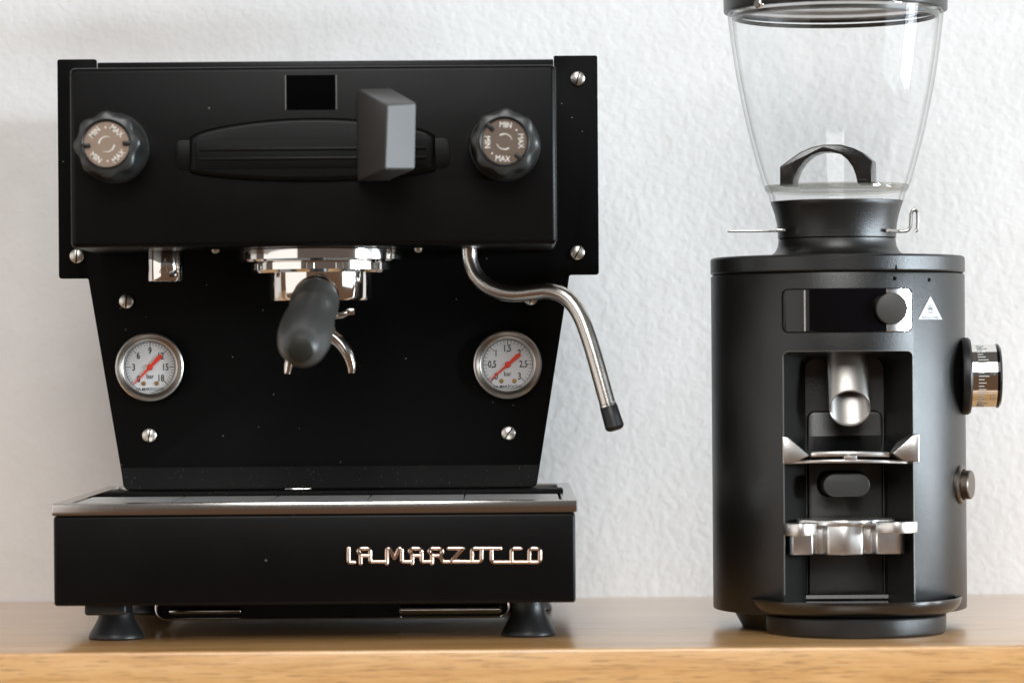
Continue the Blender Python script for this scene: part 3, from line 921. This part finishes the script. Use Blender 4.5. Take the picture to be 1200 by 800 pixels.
# upper fork, wings upturned
ya = YF-.006
bm = B()
n = 20
front, back = [], []
for i in range(n+1):
    s = i/n; px = 920+ (1073-920)*s
    bow = math.sin(PI*s)
    q = P(px, 539-1.5*bow, ya+.010-.010*bow)
    front.append(q)
def ribbon(bm, line, dz0, dz1, dy):
    tmp = bmesh.new(); rs = []
    for q in line:
        rs.append([tmp.verts.new(q+Vector((0, 0, dz0))), tmp.verts.new(q+Vector((0, dy, dz0))), tmp.verts.new(q+Vector((0, dy, dz1))), tmp.verts.new(q+Vector((0, 0, dz1)))])
    for a, b_ in zip(rs, rs[1:]):
        for k in range(4): tmp.faces.new((a[k], a[(k+1)%4], b_[(k+1)%4], b_[k]))
    tmp.faces.new(rs[0]); tmp.faces.new(rs[-1][::-1])
    bmesh.ops.recalc_face_normals(tmp, faces=tmp.faces[:])
    bmesh.ops.bevel(tmp, geom=[ed for ed in tmp.edges if ed.calc_face_angle(0) > R(60)], offset=.00035, segments=2, affect='EDGES', profile=.5)
    merge(bm, tmp)
ribbon(bm, [q + Vector((0, 0, -.0012)) for q in front], -.0010, .0008, .012)       # lower lip
ribbon(bm, front[4:17], .0014, .0041, .010)                                        # upper lip
mid = [q for q in front[9:12]]
ribbon(bm, mid, -.0012, .0030, .009)
fork = obj('fork', bm, 'steel_cast', gr, 30)
for tri, nm in (([(916.5, 511.5), (923, 512), (948.5, 533.5), (931, 542), (917, 543.5)], 'wing'), ([(1077, 508.5), (1069.5, 510), (1045.5, 531), (1060, 540), (1077, 541)], 'wing')):
    t2 = [pz(a, b_, ya) for a, b_ in tri]
    bm = B(); prism(bm, t2, ya-.001, ya+.030, .0006, 2)
    obj(nm, bm, 'steel_cast', fork, 30)
# black sheet rising behind the fork
bm = B()
a0, a1 = P(930, 533, ya+.010), P(1062, 531, ya+.010)
b0, b1 = P(921, 511.5, YR-.004), P(1067, 509, YR-.004)
tmp = [a0, a1, b1, b0]
vs = [bm.verts.new(p) for p in tmp] + [bm.verts.new(p-Vector((0, 0, .0012))) for p in tmp]
for f in ((0,1,2,3),(7,6,5,4),(0,4,5,1),(1,5,6,2),(2,6,7,3),(3,7,4,0)): bm.faces.new([vs[i] for i in f])
bmesh.ops.recalc_face_normals(bm, faces=bm.faces[:])
obj('rest_sheet', bm, 'smoke', gr)

# lower steel rest
yl = YF-.002
def blk(bm, x0, x1, y0, y1, d0, d1, bev=.0006):
    p0 = P(x0, y1, yl); p1 = P(x1, y0, yl)
    box(bm, p0.x, p1.x, yl+d0, yl+d1, p0.z, p1.z, bev, 3)
def vprism(bm, plan_, z0, z1, bev=0.0006):
    tmp = bmesh.new()
    lo = [tmp.verts.new((x, y, z0)) for x, y in plan_]; hi = [tmp.verts.new((x, y, z1)) for x, y in plan_]
    tmp.faces.new(lo); tmp.faces.new(hi[::-1]); n_ = len(plan_)
    for i in range(n_): tmp.faces.new((lo[i], hi[i], hi[(i+1) % n_], lo[(i+1) % n_]))
    bmesh.ops.recalc_face_normals(tmp, faces=tmp.faces[:])
    es = [ed for ed in tmp.edges if abs(ed.verts[0].co.z-ed.verts[1].co.z) < 1e-8]
    bmesh.ops.bevel(tmp, geom=es, offset=bev, segments=2, affect='EDGES', profile=0.5)
    merge(bm, tmp)
px_ = lambda p: P(p, 632, yl).x
lobes = [(926.5, .030), (926.5, .0085), (930, .0060), (954, .0060), (958, .0125), (967, .0125), (970, .0030), (991, .0005), (1012, .0030), (1015.5, .0125), (1024.5, .0125), (1029, .0060), (1058, .0075), (1063, .0110), (1063, .030)]
pl = round_poly([(px_(a), yl+b_) for a, b_ in lobes], [0, .0006, .0010, .0014, .0014, .0010, .0014, .0030, .0014, .0010, .0014, .0014, .0014, .0006, 0], 4)
bm = B(); vprism(bm, pl, P(995, 650.5, yl).z, P(995, 615, yl).z, .0009)
rest = obj('lower_rest', bm, 'steel_cast', gr, 40)
lobes = [(938, .032), (938, .011), (956, .0085), (970, .0020), (991, -.0006), (1014, .0020), (1028, .0085), (1052, .011), (1052, .032)]
pl = round_poly([(px_(a), yl+b_) for a, b_ in lobes], [0, .002, .003, .003, .004, .003, .003, .002, 0], 5)
bm = B(); vprism(bm, pl, P(995, 616.5, yl).z, P(995, 609.5, yl).z, .0006)
obj('flange', bm, 'steel_cast', rest, 40)
for x0, x1, y0, y1 in ((920, 958.5, 613.5, 628), (1029, 1077, 611.5, 625)):
    bm = B(); p0 = P(x0, y1, yl-.012); p1 = P(x1, y0, yl-.012)
    zc = (p0.z+p1.z)/2; hz = (p1.z-p0.z)/2
    line = []
    for i in range(17):
        s = i/16
        line.append(Vector((p0.x+(p1.x-p0.x)*s, yl-.004-.008*math.sin(PI*min(1, max(0, s)))**.8, zc)))
    ribbon(bm, line, -hz, hz, .010)
    obj('prong', bm, 'steel_cast', rest, 30)

# lid ring, collar, hopper
bm = B()
lathe(bm, [(0, zlid0+.0004), (GR-.0016, zlid0+.0004), (GR-.0003, zlid0+.0006), (GR+.0002, zlid0+.0014), (GR+.0002, zlid1-.0014), (GR-.0004, zlid1-.0004), (GR-.0016, zlid1), (.040, zlid1+.0002), (.0395, zlid1+.0004)], (GX, GY, 0), seg=160)
obj('top_plate', bm, 'grinder', gr, 30)
gl = lambda n_: L(n_, GY)
bm = B()
lathe(bm, [(gl(84), zlid1-.0002), (gl(77), gzz(298.5)), (gl(72.5), gzz(295)), (gl(69.5), gzz(289)), (gl(68.5), gzz(283)), (gl(68.5), gzz(280.5)), (0, gzz(280.5))], (GX, GY, 0), seg=128)
obj('neck', bm, 'grinder', gr, 40)
bm = B()
lathe(bm, [(0, gzz(279.8)), (gl(67.2), gzz(279.8)), (gl(69), gzz(279)), (gl(69.2), gzz(272)), (gl(70.2), gzz(262)), (gl(72.5), gzz(252)), (gl(75.5), gzz(242)), (gl(77.3), gzz(237.5)), (gl(77), gzz(236.5)), (gl(73), gzz(236.5)), (gl(69), gzz(241)), (0, gzz(241))], (GX, GY, 0), seg=128)
coll = obj('hopper_collar', bm, 'grinder', gr, 40)
# hopper shell
outer = [(78.5, 236.2), (79.5, 229), (83.5, 222), (87, 213), (92, 196), (98, 174), (104, 150), (110.5, 120), (116.5, 88), (121.5, 55), (125, 27), (127, 8), (127.5, -20), (127.5, -50)]
po = [(gl(a), gzz(b_)) for a, b_ in outer]
pi_ = [(r_-.0022, z_) for r_, z_ in po][::-1]
bm = B(); lathe(bm, po+pi_, (GX, GY, 0), seg=160, closed=True)
hop = obj('hopper', bm, 'hopper', gr, 40)
# clear floor disc of the hopper
bm = B(); lathe(bm, [(0, gzz(219)), (gl(84), gzz(219)), (gl(84), gzz(222.5)), (0, gzz(222.5))], (GX, GY, 0), seg=96)
obj('hopper_floor', bm, 'hopper', hop)
bm = B(); lathe(bm, [(gl(79.5), gzz(218)), (gl(84.0), gzz(217.6)), (gl(80.5), gzz(225.2)), (gl(77.5), gzz(225.2))], (GX, GY, 0), seg=128, closed=True)
obj('floor_ring', bm, 'ring_clear', hop)
# lid of the hopper and its seal
bm = B()
zl = gzz(14)
lathe(bm, [(gl(127.8), zl+.0004), (gl(130), zl), (gl(130.6), zl+.0006), (gl(131.2), gzz(-20)), (gl(131), gzz(-60)), (gl(123), gzz(-60)), (gl(123), zl-.0002)], (GX, GY, 0), seg=160, closed=True)
bm2 = B(); lathe(bm2, [(0, zl+.0012), (gl(122.8), zl+.0012), (gl(122.8), zl+.003), (0, zl+.003)], (GX, GY, 0), seg=96)
lid = obj('hopper_lid', bm, 'lid', gr, 40)
obj('lid_underside', bm2, 'white_gloss', lid, 40)
bm = B(); lathe(bm, [(gl(116.5), gzz(22)), (gl(121), gzz(21)), (gl(121.5), gzz(17.5)), (gl(117), gzz(17.0))], (GX, GY, 0), seg=160, closed=True)
obj('lid_seal', bm, 'seal', lid, 30)
bm = B(); q = P(886, 3, GY-.03); ang = math.asin((q.x-GX)/(gl(131)))
p = Vector((GX+gl(131)*math.sin(ang), GY-gl(131)*math.cos(ang), P(886, 3, GY-.05).z))
nrm = Vector((math.sin(ang), -math.cos(ang), 0))
lathe(bm, [(0, .001), (.0022, .001), (.0028, .0004), (.0028, -.002)], p, nrm, seg=24)
obj('lid_pin', bm, 'chrome2', lid)

# arched slide handle standing on the hopper floor
yh = GY-.012
o_ = [(913, 218), (913, 196), (925, 187), (937, 178.5), (950, 173), (964, 170), (984, 169.8), (999, 174), (1010, 179.5), (1021, 189), (1021, 216)]
i_ = [(1004, 216), (1001.5, 205), (998, 196), (992, 187.5), (984, 181), (972, 178.3), (960, 178.5), (950, 182), (941, 189), (934, 199), (930, 209), (928.5, 218)]
outer = [P(a, b_, yh) for a, b_ in o_]; inner = [P(a, b_, yh) for a, b_ in i_]
zfl = gzz(219)
zs_ = zfl - min(p.z for p in outer+inner)
pts = [(p.x, max(p.z, zfl)) for p in outer+inner]
bm = B(); prism(bm, pts, yh-.004, yh+.012, .0010, 3)
for v in bm.verts:
    k = (v.co.y-(yh-.004))/.016
    v.co.x += .0042*k
obj('slide_handle', bm, 'smoke', gr, 40)

# slide gate: rod out to the left, bent clip to the right
bm = B()
a = P(853, 271.5, GY-.01); b_ = P(915, 270.5, GY-.01)
box(bm, a.x, b_.x, GY-.016, GY-.004, a.z-.0004, a.z+.0005, .0003, 2)
b2_ = P(918, 270.5, GY-.012); a2_ = P(907, 270.5, GY-.012)
box(bm, a2_.x, b2_.x, GY-.027, GY-.016, a.z-.0008, a.z+.0008, .0004, 2)
gate = obj('slide_gate', bm, 'steel', gr)
bm = B(); yk = GY-.018
tube(bm, smooth_path([P(1040, 270, yk-.008), P(1050, 271, yk), P(1062, 270.5, yk), P(1066.5, 266, yk), P(1067.5, 257, yk), P(1068, 250, yk), P(1071, 246, yk), P(1075, 248.5, yk), P(1075.5, 258, yk), P(1075, 268, yk), P(1072.5, 271.5, yk)], 5), .0010, 10)
obj('bent_clip', bm, 'steel', gate)

# display panel, menu knob, badge
x0, z0 = pz(917.5, 389, YF); x1, z1 = pz(1068, 338.5, YF)
wrapped('display_frame', rrect(x0-.0006, x1+.0006, z0-.0006, z1+.0006, .0036), -.001, .00025, 'slot', gr)
xs1 = P(942, 364, YF).x; xs2 = P(1037, 364, YF).x
panel_pts = rrect(x0, x1, z0, z1, .0031)
left = [(xs1-.0002, z1)] + [p for p in panel_pts if p[0] < xs1-.001] + [(xs1-.0002, z0)]
wrapped('display_end', left, -.001, .0009, 'display_end', gr, .0002, 6)
mid_ = [(xs1+.0002, z0), (xs2, z0), (xs2, z1), (xs1+.0002, z1)]
wrapped('display_glass', mid_, -.001, .0010, 'gloss', gr, .0002, 20)
right = [(xs2+.0002, z0)] + [p for p in panel_pts if p[0] > xs2+.001 and p[1] < (z0+z1)/2] + [p for p in panel_pts if p[0] > xs2+.001 and p[1] >= (z0+z1)/2] + [(xs2+.0002, z1)]
right = sorted([p for p in panel_pts if p[0] > xs2+.001], key=lambda p: math.atan2(p[1]-(z0+z1)/2, p[0]-xs2))
right = [(xs2+.0002, z0)] + right + [(xs2+.0002, z1)]
wrapped('display_end', right, -.001, .0009, 'display_bright', gr, .0002, 6)
wrapped('edge_line', [(xs1-.0004, z0+.0004), (xs1+.0003, z0+.0004), (xs1+.0003, z1-.0004), (xs1-.0004, z1-.0004)], 0, .0012, 'steel', gr, 0, 2)
kc = P(1045.5, 361.5, YF-.014)
s_ = wrap(Vector((kc.x, 0, kc.z)))
bm = B(); rk = L(18.6, YF-.014)
lathe(bm, [(0, -.0002), (rk-.0012, 0), (rk-.0003, .0003), (rk, .0012), (rk, (s_.y-kc.y)+.003)], kc, (0, 1, 0), seg=64)
obj('menu_knob', bm, 'knob_grey', gr, 40)
tri = [pz(1075.5, 374, YF+.005), pz(1106.5, 374, YF+.005), pz(1091, 347, YF+.005)]
badge = wrapped('badge', tri, -.0002, .0004, 'white_print', gr, 0, 8)
bm = B(); bc = P(1091, 363.5, YF+.005)
for k in range(5):
    a = R(90 + (k-2)*27)
    tube(bm, [wrap(Vector((bc.x+.0008*math.cos(a), -.0006, bc.z-.0004+.0008*math.sin(a)))), wrap(Vector((bc.x+.0034*math.cos(a)*.95, -.0006, bc.z-.0004+.0040*math.sin(a))))], .00022, 6)
for dz in (-.0008, -.0016):
    tube(bm, [wrap(Vector((bc.x+dx, -.0006, bc.z+dz+abs(dx)*.25))) for dx in (-.0018, -.0009, 0, .0009, .0018)], .00022, 6)
text(bm, 'MAHLKÖNIG', bc.x, P(1091, 371.3, YF).z, -.0006, .0024, 0, .00005, fn=wrap, squeeze=.78)
obj('badge_print', bm, 'grey_print', badge)
# small pointer marks
bm = B(); q = P(1048.5, 313, YF)
prism(bm, [(q.x-.0007, q.z-.0015), (q.x+.0012, q.z-.0015), (q.x+.0003, q.z+.0015)], -.0005, -.0002)
for v in bm.verts: v.co = wrap(v.co)
obj('pointer_mark', bm, 'slot', gr)
for px, py in ((1047, 326.5), (1090, 327.5)):
    q = P(px, py, YF); bm = B()
    lathe(bm, [(0, -.0002), (.0009, -.0002), (.0012, 0), (.0012, .0003)], wrap(Vector((q.x, -.0002, q.z))), (0,1,0), seg=16)
    obj('marker_dot', bm, 'slot', gr)

# grind dial on the right side
ydl = GY-.022
dc = P(1138, 440.5, ydl)
axd = Vector((1, -.05, 0))
rd = L(36.8, ydl)
fx = lambda n_: n_*(ydl-CAMY)/FPX
bm = B()
lathe(bm, [(0, -fx(12)), (L(44, ydl), -fx(12)), (L(45.2, ydl), -fx(9)), (L(45.2, ydl), -fx(4)), (L(43.5, ydl), -fx(1.5)), (rd*.9, -fx(1.5))], dc, axd, seg=96)
dial = obj('grind_dial', bm, 'rubber', gr, 30)
bm = B(); lathe(bm, [(rd-.0004, -fx(2)), (rd, -fx(1)), (rd, fx(28)), (rd-.0005, fx(28.5))], dc, axd, seg=96)
cyl = obj('scale_ring', bm, 'chrome', dial, 30)
bm = B(); lathe(bm, [(rd-.0002, fx(27.5)), (rd+.0004, fx(28.5)), (rd+.0004, fx(31)), (rd-.001, fx(33.5)), (rd-.004, fx(34.5)), (0, fx(34.5))], dc, axd, seg=96)
obj('dial_cap', bm, 'gloss', dial, 30)
bm = B(); xa = axd.normalized()
Fd = Matrix.Translation(dc)
def on_dial(xx, zz, h=.0002):                # xx along the axis, zz = height on the ring
    zz = max(-rd*.98, min(rd*.98, zz))
    return dc + xa*xx + Vector((0, -math.sqrt((rd+h)**2-zz*zz), zz))
for k in range(-12, 14):
    a = R(k*6.2); zz = rd*math.sin(a)
    ln = fx(13) if k % 5 == 0 else fx(9)
    if k % 2: ln = fx(6.5)
    if k % 5 == 0: ln = fx(12)
    w_ = .00022
    p = [on_dial(fx(4), zz-w_), on_dial(fx(4)+ln, zz-w_), on_dial(fx(4)+ln, zz+w_), on_dial(fx(4), zz+w_)]
    bm.faces.new([bm.verts.new(v) for v in p])
for s_, py in (('15', 436), ('10', 465.5)):
    zz = P(1157, py, ydl-rd).z-dc.z
    text(bm, s_, fx(21), zz, 0, .0042, 0, .00003, fn=lambda c_: on_dial(c_.x, c_.z), squeeze=.8)
obj('scale_print', bm, 'white_print', dial)
bm = B(); lathe(bm, [(rd+.00008, fx(12)), (rd+.00008, fx(25.3))], dc, axd, seg=60, a0=0, a1=360)
# power button low on the right side
yb2 = GY-.030
pb = P(1126, 567.5, yb2); axb = Vector((1, -.42, 0))
bm = B(); lathe(bm, [(0, -.004), (.0112, -.004), (.0112, .0006), (.0105, .0016), (.0090, .0018), (.0086, .0010)], pb, axb, seg=64)
pw = obj('power_button', bm, 'steel_dark', gr, 30)
bm = B(); lathe(bm, [(.0083, -.002), (.0083, .0058), (.0077, .0064), (0, .0064)], pb, axb, seg=64)
obj('button_cap', bm, 'steel_dark', pw, 30)

# base under the body, drip tray and its plinth
bm = B(); lathe(bm, [(0, 0), (.0560, 0), (.0568, .0006), (.0625, zbase+.0003), (0, zbase+.0003)], (GX, GY, 0), seg=96)
obj('base', bm, 'rubber', gr, 30)
TY = GY-.045; TX = P(1003, 730, TY).x
def plan(k, zz, fw=1.0):
    """tray outline: straight back, cut corners, bowed front"""
    pts = []
    hwid = .0600*k; fr = .0520*k*fw; bk = .018*k
    for i in range(33):
        a = PI + PI*i/32
        ca, sa = math.cos(a), math.sin(a)
        pts.append(Vector((TX + hwid*(abs(ca)**.86)*(1 if ca > 0 else -1), TY + fr*sa if abs(sa) > 1e-6 else TY, zz)))
    pts += [Vector((TX+hwid*.93, TY+bk*.6, zz)), Vector((TX+hwid*.78, TY+bk, zz)), Vector((TX-hwid*.78, TY+bk, zz)), Vector((TX-hwid*.93, TY+bk*.6, zz))]
    return pts
trim = P(1003, 706, TY-.05).z; tbot = P(1003, 724.5, TY-.045).z
assert trim-.0014 > tbot+.0058
bm = B()
loft(bm, [plan(.84, tbot), plan(.885, tbot+.0006), plan(.935, tbot+.0019), plan(.970, tbot+.0038), plan(.990, tbot+.0058), plan(.999, trim-.0014), plan(1.0, trim-.0004), plan(.992, trim), plan(.965, trim-.0004), plan(.945, trim-.0024), plan(.86, trim-.0034), plan(.80, trim-.0036)])
gt = obj('drip_tray', bm, 'tray_gloss', gr, 24)
bm = B()
PLX, PLY = P(1003, 745, TY).x, TY
ring = lambda k, z_: [Vector((PLX+.0510*k*math.cos(2*PI*i/96), PLY+.0500*k*math.sin(2*PI*i/96), z_)) for i in range(96)]
loft(bm, [ring(.975, 0), ring(.99, .0006), ring(1, .0020), ring(1.005, tbot-.0012), ring(.99, tbot-.0004)])
obj('plinth', bm, 'rubber', gr, 40)
